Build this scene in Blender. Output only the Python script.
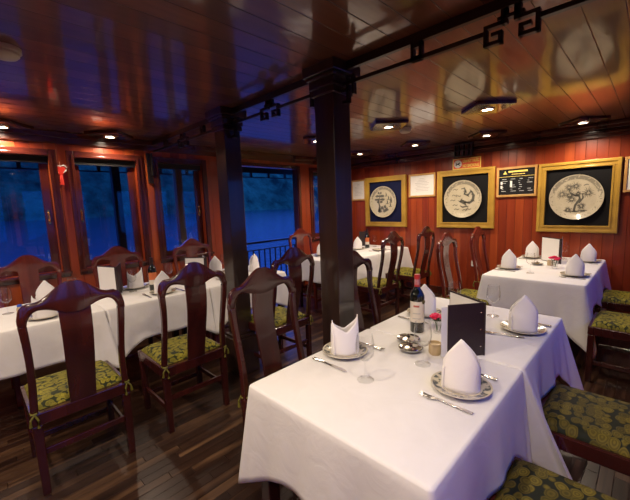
import bpy, bmesh, math, random
from mathutils import Vector, Matrix
random.seed(7)
S = bpy.context.scene
COL = S.collection
PI = math.pi
for o in list(bpy.data.objects): bpy.data.objects.remove(o)

# ------------------------------------------------------------------ camera
def set_camera():
    yaw, pitch, roll = math.radians(44.675), math.radians(7.405), math.radians(-2.15)
    c, s = math.cos, math.sin
    fwd = Vector((-s(yaw)*c(pitch), c(yaw)*c(pitch), -s(pitch)))
    right = Vector((c(yaw), s(yaw), 0)); up = right.cross(fwd)
    r2 = right*c(roll) + up*s(roll); u2 = up*c(roll) - right*s(roll)
    cam = bpy.data.cameras.new('camera'); o = bpy.data.objects.new('camera', cam); COL.objects.link(o)
    m = Matrix((r2, u2, -fwd)).transposed().to_4x4(); m.translation = (0, 0, 1.507)
    o.matrix_world = m
    cam.sensor_fit = 'HORIZONTAL'; cam.sensor_width = 36; cam.lens = 343.64/630*36
    cam.clip_start = .05; cam.clip_end = 3000
    S.camera = o
set_camera()

# ------------------------------------------------------------------ world, exposure
W = bpy.data.worlds.new('dusk'); S.world = W; W.use_nodes = True
nt = W.node_tree; nt.nodes.clear()
wo = nt.nodes.new('ShaderNodeOutputWorld'); bg = nt.nodes.new('ShaderNodeBackground')
tc = nt.nodes.new('ShaderNodeTexCoord'); sp = nt.nodes.new('ShaderNodeSeparateXYZ'); cr = nt.nodes.new('ShaderNodeValToRGB')
nt.links.new(tc.outputs['Generated'], sp.inputs[0]); nt.links.new(sp.outputs['Z'], cr.inputs[0])
cr.color_ramp.elements[0].position = 0.0; cr.color_ramp.elements[0].color = (.004, .085, .40, 1)
cr.color_ramp.elements[1].position = .8; cr.color_ramp.elements[1].color = (.085, .19, 1.2, 1)
nt.links.new(cr.outputs[0], bg.inputs[0]); nt.links.new(bg.outputs[0], wo.inputs[0])
bg.inputs[1].default_value = 2.6
S.view_settings.view_transform = 'Standard'; S.view_settings.look = 'None'
S.view_settings.gamma = 1; S.view_settings.use_curve_mapping = False
S.view_settings.exposure = 0.17
LAMP_POWER = 36.0
LAMP_COLOR = (1.0, .80, .60)
S.cycles.max_bounces = 10; S.cycles.transparent_max_bounces = 24
S.cycles.glossy_bounces = 6; S.cycles.diffuse_bounces = 5
S.cycles.sample_clamp_indirect = 4.0
S.cycles.caustics_reflective = False; S.cycles.caustics_refractive = False

# room dimensions
XL, XR, YB, YF, ZC = -4.33, .55, 5.32, -2.2, 2.33
TW = .12

# ------------------------------------------------------------------ helpers
def obj(name, bm, mat, parent=None, smooth=False, bevel=0, solid=0, angle=40):
    me = bpy.data.meshes.new(name)
    bmesh.ops.recalc_face_normals(bm, faces=bm.faces[:])
    if smooth:
        for f in bm.faces: f.smooth = True
        for e in bm.edges:
            if len(e.link_faces) == 2 and e.calc_face_angle(0) > math.radians(angle): e.smooth = False
    bm.to_mesh(me); bm.free()
    for m in (mat if isinstance(mat, (list, tuple)) else [mat]): me.materials.append(m)
    o = bpy.data.objects.new(name, me); COL.objects.link(o)
    if parent: o.parent = parent
    if solid:
        md = o.modifiers.new('solid', 'SOLIDIFY'); md.thickness = solid; md.offset = 0
    if bevel:
        md = o.modifiers.new('bevel', 'BEVEL'); md.width = bevel; md.segments = 2; md.limit_method = 'ANGLE'; md.angle_limit = math.radians(40)
    return o
def tag(o, label, cat, group=None, kind=None):
    o['label'] = label; o['category'] = cat
    if group: o['group'] = group
    if kind: o['kind'] = kind
    return o
def thing(name, label, cat, loc=(0, 0, 0), rz=0, group=None):
    o = bpy.data.objects.new(name, None); COL.objects.link(o); o.empty_display_size = .1
    o.location = loc; o.rotation_euler = (0, 0, rz)
    return tag(o, label, cat, group)
def struct(o, label, cat):
    return tag(o, label, cat, None, 'structure')
def dup(root, loc, rz, label, group=None):
    r = root.copy(); COL.objects.link(r); r.location = loc; r.rotation_euler = (0, 0, rz); r['label'] = label
    if group: r['group'] = group
    for ch in list(root.children):
        c = ch.copy(); COL.objects.link(c); c.parent = r
        for g in list(ch.children):
            d = g.copy(); COL.objects.link(d); d.parent = c
    return r
def box(bm, x0, x1, y0, y1, z0, z1, M=None, mi=0):
    vs = [bm.verts.new((x, y, z)) for z in (z0, z1) for y in (y0, y1) for x in (x0, x1)]
    if M:
        for v in vs: v.co = M @ v.co
    for a in ((0, 2, 3, 1), (4, 5, 7, 6), (0, 1, 5, 4), (2, 6, 7, 3), (0, 4, 6, 2), (1, 3, 7, 5)):
        f = bm.faces.new([vs[i] for i in a]); f.material_index = mi
    return vs
def B(*a, **k):
    bm = bmesh.new(); box(bm, *a, **k); return bm
def lathe(bm, prof, n=24, c=(0, 0, 0), mi=0):
    """prof: list of (r, z)"""
    rings = []
    for r, z in prof:
        if r < 1e-5: rings.append([bm.verts.new((c[0], c[1], c[2]+z))])
        else: rings.append([bm.verts.new((c[0]+r*math.cos(2*PI*i/n), c[1]+r*math.sin(2*PI*i/n), c[2]+z)) for i in range(n)])
    for a, b in zip(rings, rings[1:]):
        for i in range(n):
            j = (i+1) % n
            if len(a) == 1 and len(b) == 1: continue
            if len(a) == 1: f = bm.faces.new((a[0], b[i], b[j]))
            elif len(b) == 1: f = bm.faces.new((a[i], a[j], b[0]))
            else: f = bm.faces.new((a[i], a[j], b[j], b[i]))
            f.material_index = mi
    return bm
def L(prof, n=24, c=(0, 0, 0)): return lathe(bmesh.new(), prof, n, c)
def tube(bm, pts, rad, n=8, rx=None, closed_ends=True, mi=0):
    """round tube through pts; rad a number or a list"""
    pts = [Vector(p) for p in pts]; rings = []
    for i, p in enumerate(pts):
        d = (pts[min(i+1, len(pts)-1)] - pts[max(i-1, 0)]).normalized()
        a = d.cross(Vector((0, 0, 1)))
        if a.length < .05: a = d.cross(Vector((0, 1, 0)))
        a.normalize(); b = d.cross(a)
        r = rad[i] if isinstance(rad, (list, tuple)) else rad
        rings.append([bm.verts.new(p + a*r*math.cos(2*PI*k/n) + b*r*math.sin(2*PI*k/n)) for k in range(n)])
    for A_, B_ in zip(rings, rings[1:]):
        for k in range(n): bm.faces.new((A_[k], A_[(k+1) % n], B_[(k+1) % n], B_[k])).material_index = mi
    if closed_ends:
        bm.faces.new(rings[0]).material_index = mi; bm.faces.new(rings[-1][::-1]).material_index = mi
    return bm
def sweep_rect(bm, pts, w, t, side=Vector((0, 1, 0))):
    """rectangular section through pts (in planes across the path); w along side, t across"""
    rings = []; pts = [Vector(p) for p in pts]
    for i, p in enumerate(pts):
        d = (pts[min(i+1, len(pts)-1)] - pts[max(i-1, 0)]).normalized()
        n = d.cross(side).normalized()
        ww = w[i] if isinstance(w, (list, tuple)) else w
        rings.append([bm.verts.new(p + side*sx*ww/2 + n*sy*t/2) for sx, sy in ((-1, -1), (1, -1), (1, 1), (-1, 1))])
    for A_, B_ in zip(rings, rings[1:]):
        for k in range(4): bm.faces.new((A_[k], A_[(k+1) % 4], B_[(k+1) % 4], B_[k]))
    bm.faces.new(rings[0]); bm.faces.new(rings[-1][::-1])
    return bm

# ------------------------------------------------------------------ materials
class NT:
    def __init__(s, name):
        s.m = bpy.data.materials.new(name); s.m.use_nodes = True; s.t = s.m.node_tree; s.t.nodes.clear()
        s.out = s.t.nodes.new('ShaderNodeOutputMaterial')
    def n(s, kind, ins={}, **props):
        nd = s.t.nodes.new('ShaderNode'+kind)
        for k, v in props.items(): setattr(nd, k, v)
        for k, v in ins.items():
            if hasattr(v, 'is_output'): s.t.links.new(v, nd.inputs[k])
            else: nd.inputs[k].default_value = v
        return nd
    def math(s, op, a, b=0.0, c=0.0):
        return s.n('Math', {0: a, 1: b, 2: c}, operation=op).outputs[0]
    def mix(s, f, a, b, mode='MIX'):
        nd = s.n('Mix', {0: f, 6: a, 7: b}, data_type='RGBA', blend_type=mode); return nd.outputs[2]
    def ramp(s, f, stops):
        nd = s.n('ValToRGB', {0: f}); e = nd.color_ramp.elements
        while len(e) < len(stops): e.new(.5)
        for k, (p, c) in enumerate(stops): e[k].position = p; e[k].color = (*c, 1) if len(c) == 3 else c
        return nd.outputs[0]
    def finish(s, sh): s.t.links.new(sh, s.out.inputs[0]); return s.m
def c4(c): return (*c, 1)
def plain(name, col, rough=.5, metal=0, coat=0, spec=.5, noise=0, nscale=20, bump=0):
    t = NT(name); col_in = c4(col); ins = {'Roughness': rough, 'Metallic': metal, 'Coat Weight': coat, 'Coat Roughness': .08, 'Specular IOR Level': spec}
    if noise or bump:
        tcn = t.n('TexCoord'); nz = t.n('TexNoise', {'Vector': tcn.outputs['Object'], 'Scale': nscale, 'Detail': 4})
        if noise: col_in = t.mix(nz.outputs[0], c4([x*(1-noise) for x in col]), c4([min(1, x*(1+noise)) for x in col]))
        if bump: ins['Normal'] = t.n('Bump', {'Strength': bump, 'Distance': .01, 'Height': nz.outputs[0]}).outputs[0]
    ins['Base Color'] = col_in
    return t.finish(t.n('BsdfPrincipled', ins).outputs[0])
def wood(name, ca, cb, rough=.25, coat=.4, scale=(3, 3, 30), axis=None, spec=.5):
    """figured varnished wood, grain stretched along local z (or along scale's small entries)"""
    t = NT(name); tcn = t.n('TexCoord')
    mp = t.n('Mapping', {'Vector': tcn.outputs['Object'], 'Scale': scale})
    nz = t.n('TexNoise', {'Vector': mp.outputs[0], 'Scale': 1.0, 'Detail': 5, 'Distortion': .4})
    col = t.ramp(nz.outputs[0], [(.3, ca), (.7, cb)])
    b = t.n('Bump', {'Strength': .06, 'Distance': .005, 'Height': nz.outputs[0]})
    return t.finish(t.n('BsdfPrincipled', {'Base Color': col, 'Roughness': rough, 'Coat Weight': coat, 'Coat Roughness': .08, 'Normal': b.outputs[0], 'Specular IOR Level': spec}).outputs[0])
def planks(name, cols, across, along, width, length=0, rough=.2, coat=.5, groove=.05, var=.35, wav=0.0, angle=0, coatr=.05, gcol=.25, spec=.5, grain=1.0):
    """boards: cols = three tints picked per board; across / along are axis letters"""
    t = NT(name); tcn = t.n('TexCoord')
    mp = t.n('Mapping', {'Vector': tcn.outputs['Object'], 'Rotation': (0, 0, angle)})
    sep = t.n('SeparateXYZ', {0: mp.outputs[0]})
    u = t.math('DIVIDE', sep.outputs[across], width); cell = t.math('FLOOR', u); fr = t.math('FRACT', u)
    v = sep.outputs[along]; rnd_in = cell
    g = t.math('MINIMUM', fr, t.math('SUBTRACT', 1.0, fr))
    gm = t.n('MapRange', {0: g, 1: 0.0, 2: groove, 3: 0.0, 4: 1.0}, interpolation_type='SMOOTHSTEP').outputs[0]
    if length:
        off = t.n('TexWhiteNoise', {'W': cell}, noise_dimensions='1D').outputs[0]
        w = t.math('ADD', t.math('DIVIDE', v, length), t.math('MULTIPLY', off, 7.3)); c2 = t.math('FLOOR', w); f2 = t.math('FRACT', w)
        g2 = t.math('MINIMUM', f2, t.math('SUBTRACT', 1.0, f2))
        gm = t.math('MULTIPLY', gm, t.n('MapRange', {0: g2, 1: 0.0, 2: groove*width/length, 3: 0.0, 4: 1.0}).outputs[0])
        rnd_in = t.math('ADD', cell, t.math('MULTIPLY', c2, 17.31))
    rnd = t.n('TexWhiteNoise', {'W': rnd_in}, noise_dimensions='1D').outputs[0]
    comb = t.n('CombineXYZ', {0: t.math('MULTIPLY', sep.outputs[across], 28.0*grain), 1: t.math('MULTIPLY', v, 1.6*grain), 2: t.math('MULTIPLY', rnd, 31.0)})
    nz = t.n('TexNoise', {'Vector': comb.outputs[0], 'Scale': 1.0, 'Detail': 5, 'Distortion': .3}).outputs[0]
    pick = t.math('ADD', t.math('MULTIPLY', rnd, var), t.math('MULTIPLY', nz, 1-var))
    col = t.ramp(pick, [(.22, cols[0]), (.5, cols[1]), (.78, cols[2])])
    col = t.mix(gm, t.mix(1.0, col, c4((gcol, gcol, gcol)), 'MULTIPLY'), col)
    h = gm
    if wav:
        wn = t.n('TexNoise', {'Vector': t.n('CombineXYZ', {0: t.math('MULTIPLY', sep.outputs[across], 7.0), 1: t.math('MULTIPLY', v, 2.2), 2: t.math('MULTIPLY', rnd, 9.0)}).outputs[0], 'Scale': 1.0, 'Detail': 2}).outputs[0]
        tilt = t.math('MULTIPLY', fr, t.math('SUBTRACT', rnd, .5))
        h = t.math('ADD', t.math('MULTIPLY', gm, .6), t.math('ADD', t.math('MULTIPLY', wn, wav), t.math('MULTIPLY', tilt, wav*.6)))
    b = t.n('Bump', {'Strength': 1.0, 'Distance': .003, 'Height': h})
    return t.finish(t.n('BsdfPrincipled', {'Base Color': col, 'Roughness': rough, 'Coat Weight': coat, 'Coat Roughness': coatr, 'Normal': b.outputs[0], 'Coat Normal': b.outputs[0], 'Specular IOR Level': spec}).outputs[0])

M_ceil = planks('ceiling_boards', [(.082, .024, .011), (.132, .041, .017), (.19, .064, .026)], 0, 1, .143, rough=.36, coat=1.0, groove=.03, wav=.8, coatr=.09, gcol=.2)
M_wallb = planks('red_wall_boards', [(.17, .020, .006), (.27, .038, .009), (.40, .074, .015)], 0, 2, .105, rough=.35, coat=.35, groove=.03, var=.35, coatr=.15, gcol=.4, grain=.5)
M_walll = planks('side_wall_boards', [(.22, .03, .010), (.36, .055, .014), (.55, .11, .024)], 1, 2, .105, rough=.3, coat=.35, groove=.03, var=.5, coatr=.12, gcol=.4, grain=.5)
M_floor = planks('floor_boards', [(.012, .005, .003), (.032, .014, .008), (.15, .08, .04)], 0, 1, .062, length=.6, rough=.36, coat=.12, groove=.03, var=.30, coatr=.2, gcol=.35, spec=.35)
M_trim = wood('dark_red_trim', (.045, .010, .006), (.10, .022, .010), .25, .6, (4, 4, 1))
M_trimX = wood('window_mahogany', (.05, .009, .006), (.105, .020, .010), .22, .6, (30, 3, 3))
M_black = wood('column_dark_wood', (.018, .010, .008), (.036, .019, .015), .28, .7, (18, 18, 1.5))
M_fret = plain('fret_dark_lacquer', (.012, .008, .007), .4, coat=.2)
M_chair = wood('mahogany_chair', (.030, .006, .006), (.062, .011, .009), .22, .6, (14, 14, 2))
M_chairw = wood('mahogany_chair_red', (.085, .011, .008), (.16, .022, .012), .22, .6, (14, 14, 2))
M_gold = wood('gold_frame', (.38, .22, .032), (.52, .32, .05), .38, .2, (5, 5, 5))
M_oak = wood('light_wood_frame', (.50, .27, .08), (.62, .36, .13), .35, .3, (8, 8, 8))
M_black_mat = plain('black_velvet', (.006, .006, .007), .8, spec=.2)
M_navy_mat = plain('navy_velvet', (.006, .009, .045), .8, spec=.2)
M_paper = plain('paper', (.78, .77, .75), .6, noise=.03)
M_ink = plain('grey_print', (.42, .42, .42), .7)
M_navy = plain('blue_grey_glaze', (.125, .122, .10), .35, noise=.4, nscale=40)
M_white = plain('white_plastic', (.75, .72, .66), .4)
M_grey = plain('smoke_detector_plastic', (.62, .56, .46), .5)
M_steel = plain('stainless_steel', (.62, .60, .56), .18, 1.0)
M_chrome = plain('silver_lid', (.70, .68, .62), .12, 1.0)
M_brass = plain('brass', (.75, .50, .16), .25, 1.0)
M_leather = plain('dark_brown_leatherette', (.025, .014, .015), .45, noise=.15, nscale=120, bump=.1)
M_bottle = plain('dark_bottle_glass', (.004, .006, .004), .05, coat=.6)
M_foil_red = plain('red_foil', (.45, .03, .03), .3, coat=.3)
M_foil_dark = plain('dark_foil', (.03, .012, .012), .35, coat=.3)
M_foil_band = plain('pale_blue_band', (.55, .62, .70), .4)
M_label = plain('cream_label', (.72, .66, .58), .6)
M_orange = plain('orange_label', (.62, .16, .05), .6)
M_labelink = plain('label_red_print', (.45, .12, .10), .6)
M_seal = plain('dark_gold_seal', (.10, .075, .02), .4, .5)
M_rose = plain('pink_rose', (.75, .02, .11), .5, noise=.3, nscale=60)
M_leaf = plain('leaf_green', (.03, .09, .02), .5)
M_ceramic = plain('beige_ceramic', (.50, .38, .22), .35, noise=.1)
M_signred = plain('orange_red_sign', (.85, .13, .045), .45)
M_yellow = plain('yellow_print', (.95, .72, .16), .5)
M_boardk = plain('dark_notice', (.018, .020, .022), .25, coat=.5)
M_redt = plain('red_tassel', (.70, .03, .015), .5)
M_gauze = plain('white_cord', (.7, .68, .62), .6)
M_tie = plain('green_gold_ribbon', (.14, .13, .012), .6, noise=.4, nscale=150)
M_deck = planks('deck_boards', [(.04, .03, .03), (.06, .045, .04), (.09, .07, .06)], 0, 1, .11, rough=.5, coat=0, groove=.05)
M_rail = plain('rail_dark_paint', (.015, .012, .014), .45)
M_ext = wood('outer_wood', (.10, .07, .045), (.16, .11, .07), .4, .3, (15, 15, 1.5))
M_dark = plain('dark_blind', (.006, .005, .005), .7)
M_blue = plain('blue_cap', (.02, .08, .5), .4)

def cloth_mat():
    t = NT('white_tablecloth'); tcn = t.n('TexCoord'); g = t.n('NewGeometry')
    n1 = t.n('TexNoise', {'Vector': tcn.outputs['Object'], 'Scale': 9.0, 'Detail': 4, 'Distortion': 1.2}).outputs[0]
    n2 = t.n('TexNoise', {'Vector': tcn.outputs['Object'], 'Scale': 600.0, 'Detail': 1}).outputs[0]
    h = t.math('ADD', t.math('MULTIPLY', n1, 1.0), t.math('MULTIPLY', n2, .03))
    b = t.n('Bump', {'Strength': .13, 'Distance': .02, 'Height': h})
    col = t.mix(n1, c4((.74, .73, .71)), c4((.82, .81, .80)))
    return t.finish(t.n('BsdfPrincipled', {'Base Color': col, 'Roughness': .8, 'Sheen Weight': .1, 'Specular IOR Level': .25, 'Normal': b.outputs[0]}).outputs[0])
M_cloth = cloth_mat()
M_napkin = plain('white_napkin', (.84, .82, .82), .8, spec=.2, bump=.15, nscale=30)
def cushion_mat(name, ground, lo, hi, thr, sc):
    t = NT(name); tcn = t.n('TexCoord')
    wob = t.n('TexNoise', {'Vector': tcn.outputs['Object'], 'Scale': 14.0}).outputs[1]
    vec = t.n('VectorMath', {0: tcn.outputs['Object'], 1: t.n('VectorMath', {0: wob, 3: .02}, operation='SCALE').outputs[0]}, operation='ADD').outputs[0]
    mp = t.n('Mapping', {'Vector': vec, 'Scale': (1, .8, .25)}).outputs[0]
    v1 = t.n('TexVoronoi', {'Vector': mp, 'Scale': sc, 'Randomness': .75})
    mask = t.n('MapRange', {0: v1.outputs['Distance'], 1: thr-.05, 2: thr+.05, 3: 1.0, 4: 0.0}).outputs[0]
    ring = t.n('MapRange', {0: t.math('SINE', t.math('MULTIPLY', v1.outputs['Distance'], 26.0)), 1: -1.0, 2: 1.0, 3: .55, 4: 1.0}).outputs[0]
    r = t.n('SeparateColor', {0: v1.outputs['Color']}).outputs[0]
    gold = t.mix(r, c4(lo), c4(hi)); gold = t.mix(1.0, gold, t.n('CombineColor', {0: ring, 1: ring, 2: ring}).outputs[0], 'MULTIPLY')
    col = t.mix(mask, c4(ground), gold)
    b = t.n('Bump', {'Strength': .3, 'Distance': .004, 'Height': mask})
    return t.finish(t.n('BsdfPrincipled', {'Base Color': col, 'Roughness': .6, 'Specular IOR Level': .2, 'Normal': b.outputs[0]}).outputs[0])
M_cush = cushion_mat('green_gold_brocade', (.008, .012, .006), (.085, .068, .010), (.19, .150, .018), .56, 27)
M_cushy = cushion_mat('bright_gold_brocade', (.020, .026, .006), (.20, .18, .018), (.36, .31, .03), .60, 46)
def glass_mat(name, tint=(1, 1, 1), refl=1.0, base=.045):
    t = NT(name); lw = t.n('LayerWeight', {'Blend': .5}).outputs['Facing']
    f = t.math('MULTIPLY', t.math('ADD', t.math('MULTIPLY', t.math('POWER', lw, 3.8), .9), base), refl)
    return t.finish(t.n('MixShader', {0: f, 1: t.n('BsdfTransparent', {'Color': c4(tint)}).outputs[0], 2: t.n('BsdfGlossy', {'Roughness': .02}).outputs[0]}).outputs[0])
M_pane = glass_mat('window_glass', (.86, .90, .95), 1.0)
M_wine = glass_mat('drinking_glass', (.985, .987, .985), 1.1, .025)
def emit(name, col, st):
    t = NT(name); return t.finish(t.n('Emission', {'Color': c4(col), 'Strength': st}).outputs[0])
M_lamp = emit('lamp_glow', (1, .88, .70), 14)
def plate_mat():
    t = NT('crackled_celadon_plate'); tcn = t.n('TexCoord')
    v = t.n('TexVoronoi', {'Vector': tcn.outputs['Object'], 'Scale': 60.0}, feature='DISTANCE_TO_EDGE').outputs[0]
    nz = t.n('TexNoise', {'Vector': tcn.outputs['Object'], 'Scale': 7.0, 'Detail': 6}).outputs[0]
    base = t.mix(nz, c4((.42, .37, .25)), c4((.68, .62, .46)))
    sep = t.n('SeparateXYZ', {0: tcn.outputs['Object']}); r2 = t.math('SQRT', t.math('ADD', t.math('POWER', sep.outputs[0], 2.0), t.math('POWER', sep.outputs[2], 2.0)))
    n2 = t.n('TexNoise', {'Vector': tcn.outputs['Object'], 'Scale': 55.0, 'Detail': 3}).outputs[0]
    rim = t.math('MULTIPLY', t.math('GREATER_THAN', r2, .218), t.math('LESS_THAN', r2, .262))
    up = t.n('MapRange', {0: sep.outputs[2], 1: -.05, 2: .16, 3: .62, 4: .40}).outputs[0]
    base = t.mix(t.math('MULTIPLY', t.math('MULTIPLY', rim, t.math('GREATER_THAN', n2, up)), .75), base, c4((.20, .19, .15)))
    crack = t.n('MapRange', {0: v, 1: 0.0, 2: .03, 3: .8, 4: 1.0}).outputs[0]
    col = t.mix(1.0, base, t.n('CombineColor', {0: crack, 1: crack, 2: crack}).outputs[0], 'MULTIPLY')
    return t.finish(t.n('BsdfPrincipled', {'Base Color': col, 'Roughness': .22, 'Coat Weight': .4}).outputs[0])
M_plate = plate_mat()
def rimplate_mat(name, a, b):
    t = NT(name); tcn = t.n('TexCoord'); sep = t.n('SeparateXYZ', {0: tcn.outputs['Object']})
    r = t.math('SQRT', t.math('ADD', t.math('POWER', sep.outputs[0], 2.0), t.math('POWER', sep.outputs[1], 2.0)))
    nz = t.n('TexNoise', {'Vector': tcn.outputs['Object'], 'Scale': 45.0, 'Detail': 3}).outputs[0]
    band = t.math('MULTIPLY', t.math('GREATER_THAN', r, .080), t.math('LESS_THAN', r, .108))
    m = t.math('MULTIPLY', band, t.n('MapRange', {0: nz, 1: .45, 2: .55}).outputs[0])
    return t.finish(t.n('BsdfPrincipled', {'Base Color': t.mix(m, c4(a), c4(b)), 'Roughness': .2, 'Coat Weight': .5}).outputs[0])
M_dish = rimplate_mat('cream_table_plate', (.62, .57, .45), (.13, .14, .14))
def water_mat():
    t = NT('evening_water'); g = t.n('TexCoord')
    n1 = t.n('TexNoise', {'Vector': g.outputs['Object'], 'Scale': 1.3, 'Detail': 6, 'Roughness': .6}).outputs[0]
    b = t.n('Bump', {'Strength': .9, 'Distance': .16, 'Height': n1})
    return t.finish(t.n('BsdfPrincipled', {'Base Color': c4((.004, .02, .06)), 'Roughness': .08, 'Normal': b.outputs[0], 'IOR': 1.33}).outputs[0])
M_water = water_mat()
def hill_mat():
    t = NT('forested_slope'); g = t.n('TexCoord')
    n1 = t.n('TexNoise', {'Vector': g.outputs['Object'], 'Scale': .05, 'Detail': 8, 'Roughness': .65}).outputs[0]
    col = t.ramp(n1, [(.35, (.006, .030, .022)), (.65, (.03, .14, .08))])
    b = t.n('Bump', {'Strength': 1.0, 'Distance': 8.0, 'Height': n1})
    return t.finish(t.n('BsdfPrincipled', {'Base Color': col, 'Roughness': 1.0, 'Specular IOR Level': 0, 'Normal': b.outputs[0]}).outputs[0])
M_hill = hill_mat()

# ------------------------------------------------------------------ room shell
struct(obj('floor', B(XL-TW, XR+TW, YF-TW, YB+TW, -.06, 0), M_floor), 'dark brown narrow plank floor', 'floor')
struct(obj('ceiling', B(XL-TW, XR+TW, YF-TW, YB+TW, ZC, ZC+.06), M_ceil), 'glossy red-brown lacquered plank ceiling', 'ceiling')
struct(obj('wall_back', B(XL-TW, XR+TW, YB, YB+TW, 0, ZC), M_wallb), 'bright red vertical plank wall with the framed plates', 'wall')
struct(obj('wall_front', B(XL-TW, XR+TW, YF-TW, YF, 0, ZC), M_wallb), 'red plank wall behind the viewer', 'wall')
# side walls with openings: (y0, y1, z0, z1)
SILL, HEAD = .93, 2.09
OPEN_L = [(-1.67, -1.05, SILL, HEAD), (-.80, -.18, SILL, HEAD), (.06, .66, SILL, HEAD), (.87, 1.475, SILL, HEAD), (1.715, 2.29, SILL, HEAD), (2.70, 4.03, .06, 2.12), (4.37, 5.0, SILL, HEAD)]
OPEN_R = [(-1.67, -1.05, SILL, HEAD), (-.80, -.18, SILL, HEAD), (.06, .66, SILL, HEAD), (.87, 1.475, SILL, HEAD), (1.715, 2.29, SILL, HEAD), (2.55, 3.15, SILL, HEAD), (3.40, 4.00, SILL, HEAD), (4.3, 4.9, SILL, HEAD)]
def side_wall(name, x0, x1, ops, label):
    bm = bmesh.new(); y = YF-TW
    for a, b, z0, z1 in ops:
        box(bm, x0, x1, y, a, 0, ZC); box(bm, x0, x1, a, b, 0, z0); box(bm, x0, x1, a, b, z1, ZC); y = b
    box(bm, x0, x1, y, YB, 0, ZC)
    struct(obj(name, bm, M_walll), label, 'wall')
side_wall('wall_left', XL-TW, XL, OPEN_L, 'window wall of red-brown planks on the water side')
side_wall('wall_right', XR, XR+TW, OPEN_R, 'window wall beside the right hand chairs')

def window(n, xin, sgn, op, label, handle=0, mat=M_trimX):
    """xin: inner wall face, sgn: +1 when outside lies towards +x"""
    a, b, z0, z1 = op
    def bx(bm, d0, d1, y0, y1, zz0, zz1):   # d measured outward from the inner face
        xs = sorted((xin+sgn*d0, xin+sgn*d1)); box(bm, xs[0], xs[1], y0, y1, zz0, zz1)
    root = thing('window_%d' % n, label, 'window', (xin, a, z0)); root['kind'] = 'structure'
    inv = Matrix.Translation((-xin, -a, -z0))
    def add(name, bm, m, parent=root, bevel=0, smooth=False):
        bm.transform(inv); return obj(name, bm, m, parent, smooth, bevel)
    bm = bmesh.new(); w = .065
    for d, ww in ((-.022, w), (-.034, .026)):
        bx(bm, d, -.001, a-ww, a, z0-ww, z1+ww); bx(bm, d, -.001, b, b+ww, z0-ww, z1+ww)
        bx(bm, d, -.001, a, b, z1, z1+ww); bx(bm, d, -.001, a, b, z0-ww, z0)
    add('casing', bm, mat, bevel=.005)
    bm = bmesh.new(); bx(bm, -.06, -.002, a-.07, b+.07, z0-.03, z0-.003); add('sill', bm, mat, bevel=.004)
    bm = bmesh.new(); bx(bm, .02, .06, a+.002, b-.002, z1-.065, z1-.002); add('blind_box', bm, M_dark)
    bm = bmesh.new(); s = .055
    bx(bm, .07, .105, a+.002, a+s, z0+.002, z1-.066); bx(bm, .07, .105, b-s-.02, b-.002, z0+.002, z1-.066)
    bx(bm, .07, .105, a+s, b-s-.02, z0+.002, z0+.07)
    sash = add('sash', bm, mat, bevel=.003)
    bm = bmesh.new(); bx(bm, .084, .090, a+s-.005, b-s-.015, z0+.065, z1-.03); add('glass_pane', bm, M_pane)
    if handle:
        y = a+.028 if handle < 0 else b-.045
        bm = bmesh.new(); X = xin+sgn*.07
        box(bm, *sorted((X, X-sgn*.004)), y-.010, y+.010, 1.42, 1.56)
        tube(bm, [(X-sgn*.004, y, 1.44), (X-sgn*.022, y, 1.455), (X-sgn*.028, y, 1.49), (X-sgn*.022, y, 1.525), (X-sgn*.004, y, 1.54)], .006)
        bm.transform(inv); obj('handle', bm, M_brass, sash, True)
    return root
labs = {2: ('window left of the red paper charm, nearest the left photo edge', 1), 3: ('window right of the red paper charm with a handle on its left', -1), 4: ('dark narrow window left of the slimmer column', 1), 6: ('narrow window beyond the open deck doorway', -1)}
k = 1
for i, op in enumerate(OPEN_L):
    if i == 5: continue
    lb, h = labs.get(i, ('window of the water side behind the viewer, place %s' % ('first', 'second')[min(i, 1)], 1))
    window(k, XL, -1, op, lb, h, M_trim if i == 4 else M_trimX); k += 1
for i, op in enumerate(OPEN_R):
    window(k, XR, 1, op, 'window in the right hand wall outside the photo, %s from the front' % ['first', 'second', 'third', 'fourth', 'fifth', 'sixth', 'seventh', 'last'][i], 1); k += 1
# deck doorway casing
a, b, z0, z1 = OPEN_L[5]
bm = bmesh.new()
box(bm, XL, XL+.02, a-.06, a, 0, z1+.05); box(bm, XL, XL+.02, b, b+.05, 0, z1+.05); box(bm, XL, XL+.02, a, b, z1, z1+.05); box(bm, XL-TW, XL, b-.015, b, 0, z1)
struct(obj('door_1', bm, M_trim, bevel=.004), 'open doorway frame leading to the side deck', 'doorway')

# cornices
bm = bmesh.new()
box(bm, XL, XR, YB-.035, YB, 2.16, 2.25); box(bm, XL, XR, YB-.06, YB, 2.20, 2.23); box(bm, XL, XR, YB-.075, YB, 2.25, ZC); box(bm, XL, XR, YB-.10, YB, 2.285, ZC)
struct(obj('trim_1', bm, M_trim, bevel=.008), 'dark red stepped cornice above the plate wall', 'cornice')
bm = bmesh.new()
box(bm, XL, XL+.03, YF, YB-.1, 2.215, ZC); box(bm, XL, XL+.06, YF, YB-.1, 2.27, ZC)
struct(obj('trim_2', bm, M_trim, bevel=.008), 'dark cornice above the side windows', 'cornice')
bm = bmesh.new(); box(bm, XR-.03, XR, YF, YB-.1, 2.215, ZC); box(bm, XR-.06, XR, YF, YB-.1, 2.27, ZC)
struct(obj('trim_3', bm, M_trim, bevel=.008), 'dark cornice above the right hand windows', 'cornice')
struct(obj('baseboard_back', B(XL, XR, YB-.02, YB, 0, .12), M_trim, bevel=.004), 'dark skirting along the plate wall', 'baseboard')
bm = bmesh.new(); box(bm, XL, XL+.02, YF, 2.63, 0, .12); box(bm, XL, XL+.02, 4.1, YB-.02, 0, .12)
struct(obj('baseboard_left', bm, M_trim, bevel=.004), 'dark skirting under the side windows', 'baseboard')

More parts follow.
